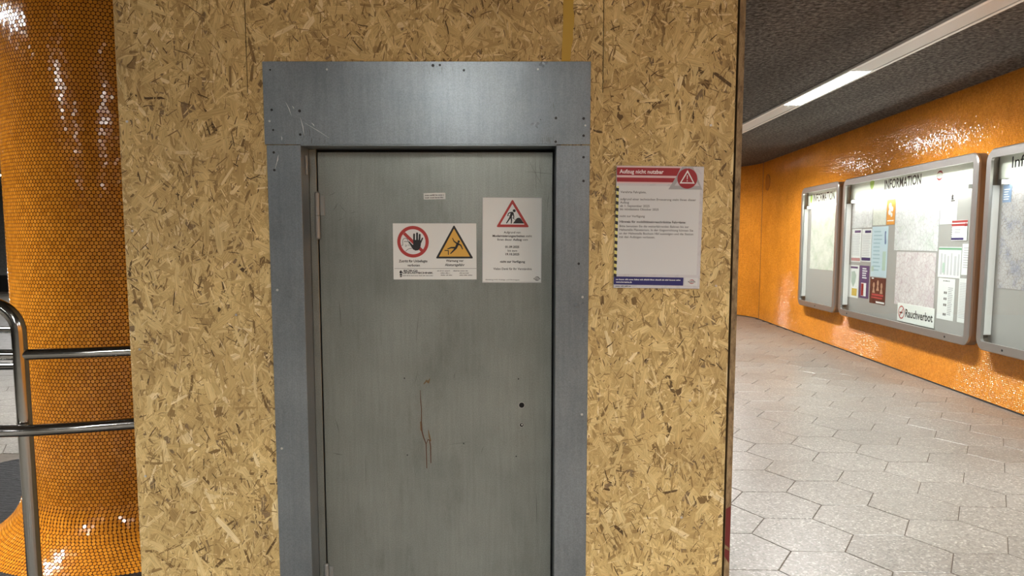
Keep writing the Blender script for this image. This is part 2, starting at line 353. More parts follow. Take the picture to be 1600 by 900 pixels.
# ---- ceiling and far walls
tag(MB().box((-24, -11, CEIL_Z), (7, 28, CEIL_Z+.15)).build('ceiling', CEIL), kind='structure')
tag(MB().box((-24, 26, 0), (7, 26.2, CEIL_Z)).build('wall_far', PLASTER), kind='structure')
tag(MB().box((-24, -11, 0), (-23.8, 26, CEIL_Z)).build('wall_left', PLASTER), kind='structure')
tag(MB().box((-23.8, -11, 0), (6, -10.8, CEIL_Z)).build('wall_back', PLASTER), kind='structure')
tag(MB().bbox((-23.8, 25.97, 0), (2.9, 25.998, .55), .004).build('baseboard_far', DARKM), kind='structure')
# ---- wall_right: straight run, then it bends away to the left at the far end
WN = math.hypot(1, WM)
def wall_pt(s):
    """s: metres along the wall, 0 at y=-10.8; returns point, outward normal"""
    L0 = (16.62+10.8)*WN
    if s <= L0:
        y = -10.8+s/WN; return (WM*y+WC, y), (-1/WN, WM/WN)
    r = 1.6; cx, cy = WM*16.62+WC-r/WN, 16.62+r*WM/WN; a0 = math.atan2(-WM, 1); a = a0+(s-L0)/r
    if a < R(92): return (cx+r*math.cos(a), cy+r*math.sin(a)), (-math.cos(a), -math.sin(a))
    a1 = R(92); ex = s-L0-(a1-a0)*r
    return (cx+r*math.cos(a1)-math.sin(a1)*ex, cy+r*math.sin(a1)+math.cos(a1)*ex), (-math.cos(a1), -math.sin(a1))
S_JOINT = (16.62+10.8)*WN
ss = [0, 8, 14, 20, 24, S_JOINT]+[S_JOINT+.12*k for k in range(1, 24)]+[S_JOINT+9.5]
g = MB(); vs = []
for s_ in ss:
    (x, y), (nx, ny) = wall_pt(s_); vs += [(x, y, 0), (x, y, CEIL_Z), (x-nx*.2, y-ny*.2, CEIL_Z), (x-nx*.2, y-ny*.2, 0)]
fs = [(4*i+k, 4*i+(k+1) % 4, 4*i+4+(k+1) % 4, 4*i+4+k) for i in range(len(ss)-1) for k in range(4)]
wallr = tag(g.add(vs, fs).build('wall_right', WGROUT), kind='structure')
def wall_tiles():
    P = .024; row = P*.866; s0 = (5.6+10.8)*WN; s1 = S_JOINT+2.4; nr = int((CEIL_Z-.012)/row); nc = int((s1-s0)/P)
    S = s0+(np.arange(nc)[None, :]+.5*(np.arange(nr)[:, None] % 2))*P; Z = np.broadcast_to(.02+row*np.arange(nr)[:, None], S.shape)
    S = S.ravel(); Z = Z.ravel().copy(); keep = np.abs(S-S_JOINT) > .014; S = S[keep]; Z = Z[keep]
    grid = np.linspace(s0, s1+.05, 900); pn = [wall_pt(q) for q in grid]
    X = np.interp(S, grid, [q[0][0] for q in pn]); Y = np.interp(S, grid, [q[0][1] for q in pn]); NX = np.interp(S, grid, [q[1][0] for q in pn]); NY = np.interp(S, grid, [q[1][1] for q in pn])
    n = len(S); ang = np.radians(30+60*np.arange(6))
    lx = np.r_[.0100*np.cos(ang), .0114*np.cos(ang)]; lz = np.r_[.0100*np.sin(ang), .0114*np.sin(ang)]; lh = np.r_[np.full(6, .0017), np.full(6, .0002)]
    ta, tb = rng.normal(0, .022, n), rng.normal(0, .022, n)
    hgt = lh[None]+np.r_[np.ones(6), np.zeros(6)]*(ta[:, None]*lx[None]+tb[:, None]*lz[None])
    U = np.stack([-NY, NX], -1)    # along the wall
    V = np.empty((n, 12, 3)); V[..., 0] = X[:, None]+U[:, 0:1]*lx+NX[:, None]*hgt; V[..., 1] = Y[:, None]+U[:, 1:2]*lx+NY[:, None]*hgt; V[..., 2] = Z[:, None]+lz
    off = (np.arange(n)*12)[:, None]; f6 = np.array([[5, 4, 3, 2, 1, 0]]); f4 = np.array([(k, (k+1) % 6, 6+(k+1) % 6, 6+k) for k in range(6)])
    tag(bulk('mosaic_tiles', V.reshape(-1, 3), [f6+off, (f4[None]+off[:, :, None]).reshape(-1, 4)], WTILE, wallr), kind='stuff')
wall_tiles()
# base joint along the floor, expansion joint, round cover plate
(jx, jy), (jnx, jny) = wall_pt(S_JOINT); MB().box((-.008, -.002, 0), (.008, .0035, CEIL_Z)).build('expansion_joint', DARKM, wallr, frame_mat((jx, jy, 0), (-jny, jnx, 0), (jnx, jny, 0), (0, 0, 1)))
g = MB(); vs = []
bs = [(4+10.8)*WN, S_JOINT]+[S_JOINT+.15*k for k in range(1, 18)]
for s_ in bs:
    (x, y), (nx, ny) = wall_pt(s_); vs += [(x, y, 0), (x, y, .016), (x+nx*.006, y+ny*.006, .016), (x+nx*.006, y+ny*.006, 0)]
tag(g.add(vs, [(4*i+k, 4*i+(k+1) % 4, 4*i+4+(k+1) % 4, 4*i+4+k) for i in range(len(bs)-1) for k in range(4)]).build('baseboard_right', DARKM), kind='structure')
WALLF = lambda Y0: frame_mat((WM*Y0+WC, Y0, 0), (-WM/WN, -1/WN, 0), (0, 0, 1), (-1/WN, WM/WN, 0))
MB().prism([(.165*math.cos(2*PI*k/40), .165*math.sin(2*PI*k/40)) for k in range(40)], .001, .012).build('cover_plate', COVERP, wallr, WALLF(16.25) @ Matrix.Translation((0, 2.905, 0)))

# ================================================================ CEILING LIGHTS (rows 4 m apart, a lit piece every 4 m)
PER = 4.37
def light_row(xc, y0, y1, lit0, label):
    t = empty('linear_light', Matrix.Translation((xc, y0, 3.325)))
    L = y1-y0; hw = .132
    MB().bbox((-hw, 0, .016), (hw, L, .0245), .002).build('housing', LAMPW, t)
    for s_ in (-1, 1): MB().bbox((min(s_*hw, s_*(hw-.036)), 0, 0), (max(s_*hw, s_*(hw-.036)), L, .018), .003).build('edge_profile', LAMPW, t)
    y = y0
    k = math.floor((y0-lit0)/PER)-1
    iw = hw-.041
    while lit0+PER*k < y1:
        a, b = lit0+PER*k, lit0+PER*k+1.84
        a1, b1 = max(a, y0), min(b, y1)
        if b1-a1 > .3:
            ld = bpy.data.lights.new('lamp_light', 'AREA'); ld.shape = 'RECTANGLE'; ld.size = 2*iw; ld.size_y = b1-a1-.01; ld.energy = LAMP_W*(b1-a1)/1.84; ld.spread = R(SPREAD); ld.color = (1, .985, .955)
            lo_ = bpy.data.objects.new('lamp_light', ld); COL.objects.link(lo_); lo_.parent = t; lo_.location = (0, (a1+b1)/2-y0, .002)
            MB().box((-iw, a1-y0+.003, .004), (iw, b1-y0-.003, .0155)).build('lit_diffuser', GLOW, t)
        a2, b2 = max(b, y0), min(a+PER, y1)
        if b2-a2 > .1:
            MB().bbox((-iw, a2-y0+.003, .006), (iw, b2-y0-.003, .0155), .002).build('cover_panel', COVER, t)
            MB().tube([(0, a2-y0+.12, .0065), (0, a2-y0+.12, .0045)], .018, 16).build('sensor_cap', LAMPW, t)
        k += 1
    return tag(t, label, 'light', 'rows of linear ceiling lights')
light_row(3.41, -9, 17.2, 7.76, 'long white linear ceiling light above the display cases, part lit')
light_row(-.50, -9, .8, -3.5, 'long white linear ceiling light in front of the chipboard hoarding')
light_row(-4.70, -9, 24, 2.8, 'long white linear ceiling light beside the orange column')
light_row(-12.8, 17, 24, 18.5, 'made-up short row of white linear ceiling light, added to brighten the far left background')  # no known row here: added to light the far left background

# ================================================================ HOARDING
HY = 2.64
hoard = empty('hoarding', Matrix.Translation((0, HY, 0)))
tag(hoard, 'tall chipboard hoarding around the lift with a steel door in it', 'hoarding')
HT = 3.34
XL, XR, SEAM_L, SEAM_R, SEAM_Z = -1.321, .748, -.885, .304, 2.168
def clip(P, a, b, c):      # keep a*x+b*y<=c
    out = []
    for i in range(len(P)):
        p, q = P[i-1], P[i]; dp = a*p[0]+b*p[1]-c; dq = a*q[0]+b*q[1]-c
        if (dp <= 0) != (dq <= 0):
            t = dp/(dp-dq); out.append((p[0]+t*(q[0]-p[0]), p[1]+t*(q[1]-p[1])))
        if dq <= 0: out.append(q)
    return out
def strands(name, rects, parent):
    V = []; F = []; UV = []; T = []
    for (x0, z0, x1, z1) in rects:
        A = (x1-x0)*(z1-z0)
        for cls, dens in ((0, 1500), (1, 2100), (2, 3400), (3, 170)):
            for _ in range(int(A*dens)):
                if cls == 0: L = random.uniform(.06, .15); W = random.uniform(.014, .040)
                elif cls == 1: L = random.uniform(.045, .135)*random.uniform(.7, 1.1); W = random.uniform(.004, .013)
                elif cls == 2: L = random.uniform(.010, .055); W = random.uniform(.0010, .0042)
                else: L = random.uniform(.06, .15); W = random.uniform(.010, .034)
                an = random.gauss(PI/2, .55) if random.random() < .5 else random.uniform(0, PI)
                cx, cz = random.uniform(x0-.02, x1+.02), random.uniform(z0-.02, z1+.02); ca, sa = math.cos(an), math.sin(an)
                j = lambda: random.uniform(0, .22)*L; e = random.uniform(-.4, .4)*W; e2 = random.uniform(-.4, .4)*W; bw = random.uniform(.6, 1.)
                bend = random.gauss(0, .05)*L
                loc = [(-L/2, e), (-L/2+j(), -W/2), (0, -W/2*bw+bend*.5), (L/2-j(), -W/2*bw), (L/2, e2), (L/2-j(), W/2*bw), (0, W/2+bend*.5), (-L/2+j(), W/2)]
                P = [(cx+u*ca-v*sa, cz+u*sa+v*ca) for u, v in loc]
                if min(p[0] for p in P) < x0 or max(p[0] for p in P) > x1 or min(p[1] for p in P) < z0 or max(p[1] for p in P) > z1:
                    for a, b, c in ((-1, 0, -x0), (1, 0, x1), (0, -1, -z0), (0, 1, z1)):
                        P = clip(P, a, b, c)
                        if len(P) < 3: break
                    if len(P) < 3: continue
                hgt = (.0001+min(cls, 2)*.00035)+random.uniform(0, .0007); tx, tz = random.gauss(0, .010), random.gauss(0, .010)
                if cls == 2: tone = random.choice((random.uniform(.0, .2), random.uniform(.1, .5), random.uniform(.55, 1.)))  # slivers: darkest tones also put the shaded gaps between strands into the colour
                elif cls == 1: tone = min(1, max(0, random.gauss(.60, .19))) if random.random() > .05 else random.uniform(0, .2)
                elif cls == 3: tone = min(1, max(.25, random.gauss(.66, .17)))
                else: tone = min(1, max(.05, random.gauss(.54, .17)))
                o = len(V); du, dv = random.uniform(0, 9), random.uniform(0, 9)
                for (x, z) in P:
                    dx, dz = x-cx, z-cz; V.append((x, -hgt-max(-.0008, min(.0008, tx*dx+tz*dz)), z)); UV.append((du+dx*ca+dz*sa, dv-dx*sa+dz*ca)); T.append(tone)
                F.append(tuple(range(o, o+len(P))))
    me = bpy.data.meshes.new(name); me.from_pydata(V, [], F)
    a = me.attributes.new('tone', 'FLOAT', 'POINT'); a.data.foreach_set('value', np.array(T, np.float32))
    uv = me.uv_layers.new(name='UVMap'); li = np.empty(len(me.loops), np.int32); me.loops.foreach_get('vertex_index', li)
    uv.data.foreach_set('uv', np.array(UV, np.float32)[li].ravel()); me.materials.append(OSB)
    tag(place(name, me, None, parent), kind='stuff')
G_ = .0012
def hp(pts): return [(x, -z) for x, z in pts]
XZ = frame_mat((0, 0, 0), (1, 0, 0), (0, 0, -1), (0, 1, 0))     # polygon plane -> hoarding plane, extruded backwards
OL, OR_ = -.726, .165
pl = MB().prism(hp([(XL, 0), (OL, 0), (OL, SEAM_Z-G_), (SEAM_L-G_, SEAM_Z-G_), (SEAM_L-G_, HT), (XL, HT)]), .0, .018).build('front_panel', OSBC, hoard, XZ)
pr = MB().prism(hp([(OR_, 0), (XR, 0), (XR, HT), (SEAM_R+G_, HT), (SEAM_R+G_, SEAM_Z-G_), (OR_, SEAM_Z-G_)]), .0, .018).build('front_panel', OSBC, hoard, XZ)
ph = MB().prism(hp([(SEAM_L+G_, 2.02), (SEAM_R-G_, 2.02), (SEAM_R-G_, HT), (SEAM_L+G_, HT)]), .0, .018).build('header_panel', OSBC, hoard, XZ)
INV = XZ.inverted()
def strand_on(panel, rects):
    n = len(COL.objects); strands('wood_strands', rects, panel); o = [q for q in panel.children][-1]; o.matrix_local = INV
strand_on(pl, [(XL, 0, SEAM_L-G_, HT), (SEAM_L-G_, 0, OL, SEAM_Z-G_)])
strand_on(pr, [(SEAM_R+G_, 0, XR, HT), (OR_, 0, SEAM_R+G_, SEAM_Z-G_)])
strand_on(ph, [(SEAM_L+G_, 2.1, SEAM_R-G_, HT)])
MB().box((.7565, .002, 0), (.7755, 2.25, HT)).build('side_panel', OSBC, hoard)
MB().box((XL+.0005, .0185, 0), (XL+.0185, 2.25, HT)).build('side_panel', OSBC, hoard)
MB().box((XL+.019, 2.232, 0), (.756, 2.25, HT)).build('back_panel', OSBC, hoard)
for x in (-1.285, .70): MB().box((x, .0185, 0), (x+.05, .075, HT)).build('stud', OSBC, hoard)
for x, z in ((-1.293, 2.072), (-1.293, 1.707), (-1.288, 1.30), (-1.29, .85), (.668, 2.06), (.700, 1.52), (.62, 1.12), (.60, .70), (-.95, 1.42)):
    MB().tube([(x, -.0005, z), (x, -.0032, z)], .0042, 12).build('screw', SCREW, hoard)
g = MB(); ys = np.linspace(2.262, 2.62, 15); Lp = [(.172+.006*math.sin(5*q)+random.uniform(-.002, .002), q) for q in ys]; Rp = [(.205-.010*max(0, (2.36-q)/.1)+random.uniform(-.003, .003), q) for q in ys]
g.poly([(x, y) for x, y in Lp]+[(x, y) for x, y in Rp[::-1]], .0022).build('yellow_paint_stroke', YPAINT, hoard, front(0, 0, 0))
g = MB(); g.poly([(.7572, .60), (.7745, .585), (.7748, .74), (.7572, .73)], .0).poly([(.7572, .555), (.7740, .53), (.7742, .575), (.7572, .585)], .0).build('red_paint_mark', RPAINT, hoard, front(0, 0, .0014))

# ================================================================ STEEL DOOR
door = empty('steel_door', Matrix.Translation((0, HY, 0)))
tag(door, 'grey galvanised steel door with plate frame set into the chipboard hoarding', 'door')
FF = front(0, 0, 0)
LY = .10                      # the leaf sits 10 cm back
def plate(name, x0, z0, x1, z1, par=door): return MB().bbox((x0, -.0052, z0), (x1, -.0022, z1), .0006).build(name, STEEL, par)
lin = plate('lintel_plate', -.832, 1.9965, .263, 2.268)
jl = plate('jamb_plate', -.826, 0, -.7115, 1.9945); jr = plate('jamb_plate', .1495, 0, .2625, 1.9935)
MB().box((-.7175, -.0022, 0), (-.7115, LY+.03, 1.9945)).build('reveal', STEEL, door)
MB().box((.1495, -.0022, 0), (.1535, LY+.03, 1.9935)).build('reveal', STEEL, door)
MB().box((-.7115, -.0022, 1.9925), (.1495, LY+.03, 1.9965)).build('reveal', STEEL, door)
MB().bbox((-.7110, LY-.004, 0), (-.6865, LY+.02, 1.9920), .001).build('door_stop', STEEL2, door)
leaf = MB().bbox((-.6825, LY, .012), (.1430, LY+.04, 1.9830), .0015).build('door_leaf', STEEL2, door)
MB().box((-.70, LY+.045, 0), (.1535, LY+.05, 1.9965)).build('backing', DARKM, door)
def disc(par, x, z, r, mat, name, y=0., t=.0012, n=16): return MB().tube([(x, y, z), (x, y-t, z)], r, n).build(name, mat, par)
# screws of the plates
def px_front(px, py, Y):      # where on the vertical plane at distance Y a measured point lies
    u = (px-800)/FPX; v = (CY-py)/FPX; a = Y/(math.cos(PITCH)+v*math.sin(PITCH)); return u*a, CAM_H+a*(-math.sin(PITCH)+v*math.cos(PITCH))
for (cx, cy, mat, r) in ((75, 273, DARKM, .0042), (204, 278, DARKM, .0048), (65, 325, SCREW, .0035), (82, 366, DARKM, .0034), (207, 387, DARKM, .0042), (1388, 311, DARKM, .0046), (1516, 313, DARKM, .0046), (1524, 345, SCREW, .0032), (1516, 392, DARKM, .0042), (1387, 420, DARKM, .0042), (68, 88, DARKM, .003), (330, 86, SCREW, .0035), (1305, 85, SCREW, .0032), (963, 90, DARKM, .004), (820, 68, DARKM, .005), (852, 66, DARKM, .004)):
    x, z = px_front(400+cx*.3375, 80+cy*.3375, HY); disc(lin, x, z, r, mat, 'screw', -.0052)
for px, py, mat in ((428.5, 238.5, DARKM), (429.5, 266, DARKM), (434, 453, SCREW), (441, 700, SCREW)):
    x, z = px_front(px, py, HY); disc(jl, x, z, .0042, mat, 'screw', -.0052)
for px, py, mat in ((911.5, 246, DARKM), (911.5, 283, DARKM), (910, 464, SCREW), (909, 647, SCREW), (904, 412, DARKM)):
    x, z = px_front(px, py, HY); disc(jr, x, z, .0042, mat, 'screw', -.0052)
# hinges
for zt in (1.840, .486):
    hg = MB().tube([(-.684, LY-.013, zt-.156), (-.684, LY-.013, zt-.078)], .0088, 18).tube([(-.684, LY-.013, zt-.0765), (-.684, LY-.013, zt)], .0088, 18).build('hinge', HINGE, leaf, smooth=True)
    MB().bbox((-.676, LY-.006, zt-.078), (-.661, LY-.0004, zt-.008), .001).build('hinge_leaf', HINGE, hg)
    MB().lathe([(.0002, .006), (.005, .005), (.0088, 0)], 18, (-.684, LY-.013)).build('hinge_cap', HINGE, hg, Matrix.Translation((0, 0, zt)), smooth=True)
    MB().lathe([(.0088, 0), (.005, -.005), (.0002, -.006)], 18, (-.684, LY-.013)).build('hinge_cap', HINGE, hg, Matrix.Translation((0, 0, zt-.156)), smooth=True)
# weld scar on the reveal at the top left
MB().tube([(-.7085, LY-.052, 1.965), (-.7075, LY-.050, 1.945), (-.7085, LY-.048, 1.925), (-.7085, LY-.05, 1.900)], .0045, 8).build('weld_seam', HINGE, door, smooth=True)
# handle holes
def hole(x, z, r, inner, nm):
    n = 24; c = [(x+r*math.cos(2*PI*k/n), z+r*math.sin(2*PI*k/n)) for k in range(n)]; c2 = [(x+r*1.28*math.cos(2*PI*k/n), z+r*1.28*math.sin(2*PI*k/n)) for k in range(n)]
    h_ = MB().circle(x, z, r, .0006, n).build(nm, HOLE, leaf, front(0, 0, LY)); MB().ring(c2, c, .0008).build('hole_rim', ALU, h_)
    if inner: MB().circle(x+.001, z+.001, r*.45, .001, 14).build('lock_core', SCREW, h_)
hole(.035, 1.082, .0095, False, 'spindle_hole'); hole(.035, 1.009, .0066, True, 'key_hole')
for px, py in ((632, 591), (810, 592), (724.5, 693), (636.5, 711), (806.5, 713)):
    x, z = px_front(px, py, HY+LY); disc(leaf, x, z, .0026, DARKM, 'rivet', LY, .0008, 10)
# rust runs
LF = front(0, 0, LY)
MB().stroke([(-.331, 1.136), (-.3305, 1.10), (-.328, 1.07), (-.3285, 1.02), (-.327, .985), (-.322, .965), (-.3125, .938), (-.311, .849)], [.0018, .003, .003, .0034, .0042, .0042, .0036, .0030], .0005).stroke([(-.3125, .938), (-.3055, .955), (-.300, .953), (-.2965, .93), (-.2960, .868)], [.002, .003, .0035, .004, .003], .0005).build('rust_run', RUST, leaf, LF)
MB().stroke([(-.318, 1.160), (-.308, 1.172), (-.302, 1.166), (-.297, 1.178)], [.003, .006, .008, .003], .0004).stroke([(-.331, 1.02), (-.330, .99)], .005, .0003).stroke([(-.304, .99), (-.300, .965), (-.296, .95)], [.002, .006, .004], .0003).build('rust_smear', RUST2, leaf, LF)
# scratches and rubbed marks
g = MB()
for a in (((650, 535), (655, 485), 1.4), ((648, 600), (653, 580), 1.5), ((571, 712), (572, 760), 1.6), ((709, 592), (711, 583), 2), ((752, 708), (756, 697), 1.5), ((820, 268), (866, 272), 1.5), ((826, 250), (848, 292), 1.2), ((836, 245), (838, 300), 1.6), ((842, 250), (845, 285), 1.4), ((520, 330), (527, 318), 2.2), ((531, 320), (541, 332), 1.5), ((514, 306), (524, 300), 1.8), ((528, 345), (537, 341), 1.4), ((548, 333), (556, 331), 1.6), ((530, 470), (533, 510), 3.0), ((855, 330), (858, 300), 1.5), ((838, 770), (839, 820), 2.5), ((700, 695), (735, 690), 1.2), ((524, 655), (530, 676), 2.5), ((520, 708), (536, 711), 3.0)):
    p = [px_front(*a[0], HY+LY), px_front(*a[1], HY+LY)]; m_ = ((p[0][0]+p[1][0])/2+random.uniform(-.003, .003), (p[0][1]+p[1][1])/2)
    g.stroke([p[0], m_, p[1]], [.0006, a[2]*.0011, .0006], .0003, False)
g.build('scuff_marks', flat('scuff', (.13, .13, .12), .6), leaf, LF)
g = MB()
for k in range(46):
    x, z = px_front(random.gauss(676, 7), random.gauss(331, 4.5), HY+LY); a = random.uniform(0, PI); l = random.uniform(.002, .007)
    g.stroke([(x, z), (x+l*math.cos(a), z+l*math.sin(a)*.5)], .0008, .0003, False)
for k in range(40):
    x, z = px_front(random.gauss(815, 5), random.gauss(678, 7), HY+LY); a = random.uniform(0, PI); l = random.uniform(.002, .005)
    g.stroke([(x, z), (x+l*math.cos(a), z+l*math.sin(a))], .0007, .0003, False)
g.build('adhesive_residue', flat('residue', (.21, .21, .19), .7), leaf, LF)
g = MB()
for a in (((447, 160), (456, 181), 1.6), ((457, 166), (460, 171), 1.8), ((470, 184), (476, 212), 2.0), ((487, 192), (492, 198), 2), ((476, 192), (515, 216), 1.), ((432, 258), (436, 242), 1.4), ((440, 213), (441, 220), 2), ((430, 266), (435, 243), 1.2)):
    p = [px_front(*a[0], HY), px_front(*a[1], HY)]; g.stroke([p[0], ((p[0][0]+p[1][0])/2+.002, (p[0][1]+p[1][1])/2), p[1]], [.0005, a[2]*.0014, .0005], .0057, False)
g.build('bright_scratches', flat('scratch', (.75, .75, .73), .35, .4), lin, FF)
g = MB()
for _ in range(70):
    s_ = random.random(); bx, bz, sx, sz = random.choice(((860, 170, 7, 30), (860, 215, 12, 6), (505, 222, 20, 4), (480, 205, 12, 12), (690, 108, 20, 6)))
    x, z = px_front(random.gauss(bx, sx*.6), random.gauss(bz, sz*.5), HY); l = random.uniform(.003, .022)
    if z < 1.998+l: z = 1.999+l
    g.stroke([(x, z-l), (x+random.uniform(-.002, .002), z)], random.uniform(.0005, .0013), .0056, False)
g.build('dark_scuffs', flat('scuff', (.13, .13, .12), .6), lin, FF)

# ================================================================ SIGNS ON THE DOOR
DY = HY+LY
s1 = MB().bbox((0, -.1985, .0004), (.2955, 0, .0022), .0006).build('safety_sign', WHITE, None, front(-.4215, 1.7355, DY))
tag(s1, 'white landscape safety sign with red hand circle and yellow falling triangle on the steel door', 'sign')
K1 = .2955/1123
def c1(x, y): return ((x-122)*K1, -(y-78)*K1)
def P1(L): return [c1(*p) for p in L]
ZS = .0026
def circ(cx, cy, r, n=48): return [(cx+r*math.cos(2*PI*i/n), cy+r*math.sin(2*PI*i/n)) for i in range(n)]
cc = c1(392, 325); MB().ring(circ(*cc, 212*K1), circ(*cc, 168*K1), ZS).stroke(P1([(272, 210), (520, 452)]), 42*K1, ZS+.0001, False).build('prohibition_ring', RED, s1)
MB().circle(*cc, 168*K1, ZS-.0002, 40).build('ring_field', PAPER, s1)
g = MB(); g.poly(P1([(335, 330), (352, 335), (385, 368), (396, 362), (396, 300), (490, 300), (500, 318), (497, 372), (486, 412), (462, 438), (425, 444), (392, 428), (370, 395)]), ZS+.0004)
for a, b, wd in (((408, 225), (406, 330), 24), ((448, 212), (446, 330), 25), ((484, 230), (477, 330), 24), ((520, 278), (490, 345), 19), ((341, 333), (392, 388), 20)): g.stroke(P1([a, b]), wd*K1, ZS+.0005)
g.build('hand_symbol', BLACK, s1)
g = MB(); g.stroke(P1([(236, 372), (255, 372), (252, 310), (268, 284), (292, 276), (315, 286), (326, 318)]), 6*K1, ZS+.0003, False).stroke(P1([(270, 322), (345, 322)]), 6*K1, ZS+.0003, False).stroke(P1([(290, 360), (306, 378), (296, 390), (284, 378)]), 5*K1, ZS+.0003, False).stroke(P1([(318, 370), (352, 370)]), 5*K1, ZS+.0003, False).stroke(P1([(292, 452), (320, 425), (350, 415), (380, 414)]), 6*K1, ZS+.0003, False)
g.build('face_outline', BLACK, s1)
def rtri(pts, r):       # rounded triangle outline
    out = []
    for i in range(3):
        p, a, b = Vector(pts[i]), Vector(pts[i-1]), Vector(pts[(i+1) % 3]); da, db = (a-p).normalized(), (b-p).normalized()
        for t in range(6):
            q = t/5; A = p+da*r*1.6; B = p+db*r*1.6; m_ = A*(1-q)**2+p*2*q*(1-q)+B*q*q; out.append((m_.x, m_.y))
    return out
to = P1([(945, 98), (1203, 549), (695, 549)]); ti = P1([(945, 150), (1158, 524), (740, 524)])
MB().ring(rtri(to, 14*K1), rtri(ti, 3*K1), ZS).build('triangle_border', BLACK, s1); MB().poly(rtri(ti, 3*K1), ZS-.0001).build('triangle_field', YEL, s1)
g = MB(); g.circle(*c1(1007, 321), 16*K1, ZS+.0003, 18)
for L, wd in (([(925, 278), (942, 316), (980, 345)], [10, 15, 20]), ([(990, 348), (1035, 372), (1058, 422)], [24, 17, 11]), ([(995, 350), (968, 408)], [34, 30]), ([(968, 405), (905, 404), (858, 420)], [26, 20, 12]), ([(965, 412), (930, 450), (897, 482)], [26, 20, 13]), ([(820, 442), (866, 442), (866, 496)], [11, 11, 11])): g.stroke(P1(L), [q*K1 for q in wd], ZS+.0002)
g.build('falling_figure', BLACK, s1)
text('Zutritt für Unbefugte', *c1(390, 600), 33*K1, BLACK, s1, 385*K1, 'c', .012, ZS); text('verboten', *c1(396, 656), 33*K1, BLACK, s1, 168*K1, 'c', .012, ZS)
text('Warnung vor', *c1(952, 594), 32*K1, BLACK, s1, 238*K1, 'c', .012, ZS); text('Absturzgefahr', *c1(952, 650), 32*K1, BLACK, s1, 265*K1, 'c', .012, ZS)
MB().rect(*c1(138, 686), *c1(1244, 682), ZS).build('divider_line', INK, s1)
text('BÜRGI', *c1(262, 728), 26*K1, BLACK, s1, 182*K1, 'l', .02, ZS); text('UFZUGTECHNIK', *c1(245, 754), 22*K1, BLACK, s1, 415*K1, 'l', .03, ZS)
MB().poly(P1([(222, 706), (246, 736), (236, 736), (236, 752), (208, 752), (208, 736), (198, 736)]), ZS).rect(*c1(208, 780), *c1(238, 757), ZS).rect(*c1(210, 800), *c1(236, 785), ZS).build('arrow_emblem', BLACK, s1)
fine_print(*c1(245, 786), 11*K1, INK, s1, 415*K1, ZS)
for x, yy, wd in ((712, 722, 175), (760, 752, 125), (762, 780, 160), (930, 722, 200), (1015, 752, 125), (1015, 780, 178)): fine_print(*c1(x, yy), 13*K1, INK, s1, wd*K1, ZS)

s2 = MB().bbox((0, -.3005, .0004), (.2105, 0, .0022), .0006).build('works_notice', WHITE, None, front(-.1045, 1.8265, DY, R(-.3)))
tag(s2, 'white portrait notice with red roadworks triangle and printed dates on the steel door', 'notice')
K2 = .2105/563
def c2(x, y): return ((x-52)*K2, -(y-50)*K2*1.002)
def P2(L): return [c2(*p) for p in L]
MB().ring([c2(53, 51), c2(614, 51), c2(614, 848), c2(53, 848)], [c2(56, 54), c2(611, 54), c2(611, 845), c2(56, 845)], ZS).build('sheet_edge', INKL, s2)
to = P2([(336, 66), (496, 328), (184, 328)]); ti = P2([(336, 110), (452, 303), (222, 303)])
MB().ring(rtri(to, 12*K2), rtri(ti, 5*K2), ZS).build('triangle_border', RED, s2); MB().poly(rtri(ti, 5*K2), ZS-.0001).build('triangle_field', PAPER, s2)
g = MB(); g.circle(*c2(353, 174), 14*K2, ZS+.0003, 18).poly(P2([(342, 293), (376, 246), (388, 240), (405, 240), (418, 250), (446, 293)]), ZS+.0002)
for L, wd in (([(332, 196), (318, 236)], [26, 20]), ([(316, 234), (300, 262), (282, 288)], [15, 12, 10]), ([(322, 236), (328, 262), (326, 290)], [14, 12, 10]), ([(320, 190), (298, 200), (292, 222)], [11, 9, 8]), ([(342, 196), (350, 232), (346, 246)], [12, 9, 8]), ([(296, 216), (370, 262)], [4, 4])): g.stroke(P2(L), [q*K2 for q in wd], ZS+.0002)
g.build('worker_figure', BLACK, s2)
for x, y, t_, wd, bl in ((335, 386, 'Aufgrund von', 158, 0), (302, 420, 'Modernisierungsarbeiten', 305, .018), (493, 420, 'steht', 58, 0), (265, 454, 'Ihnen dieser', 140, 0), (384, 454, 'Aufzug', 82, .018), (458, 454, 'vom', 50, 0), (336, 523, '01.09.2025', 132, .018), (338, 558, 'bis zum', 88, 0), (338, 592, '19.10.2025', 130, .018), (340, 662, 'nicht zur Verfügung', 235, .018), (340, 730, 'Vielen Dank für Ihr Verständnis', 365, 0)): text(t_, *c2(x, y), 20*K2, BLACK, s2, wd*K2, 'c', bl, ZS)
text('Abteilung U-/S-/ Aufzüge und Fahrtreppen', *c2(82, 830), 12*K2, INK, s2, 325*K2, 'l', 0, ZS)
def swirl(par, x, y, r, mat, z, bar=True):
    g = MB()
    for a0 in (15, 195): g.stroke([(x+r*1.05*math.cos(R(a0+t*15)), y+r*.72*math.sin(R(a0+t*15))) for t in range(10)], [r*(.08+.24*math.sin(PI*t/9)) for t in range(10)], z)
    if bar: g.rect(x-r*1.5, y-r*.14, x+r*1.5, y+r*.14, z+.0001)
    return g.build('emblem', mat, par)
swirl(s2, *c2(574, 812), 22*K2, BLACK, ZS, False); text('BOGESTRA', *c2(574, 818), 11*K2, BLACK, s2, 66*K2, 'c', .02, ZS+.0004)

s3 = MB().bbox((0, -.022, .0004), (.0770, 0, .0012), .0003).build('sticker', WHITE, None, front(-.3115, 1.8405, DY, R(1.2)))
tag(s3, 'tiny white strip sticker with two printed lines on the steel door', 'sticker')
fine_print(.005, -.0095, .0044, INK, s3, .066, .0016); fine_print(.005, -.0180, .0044, INK, s3, .066, .0016)

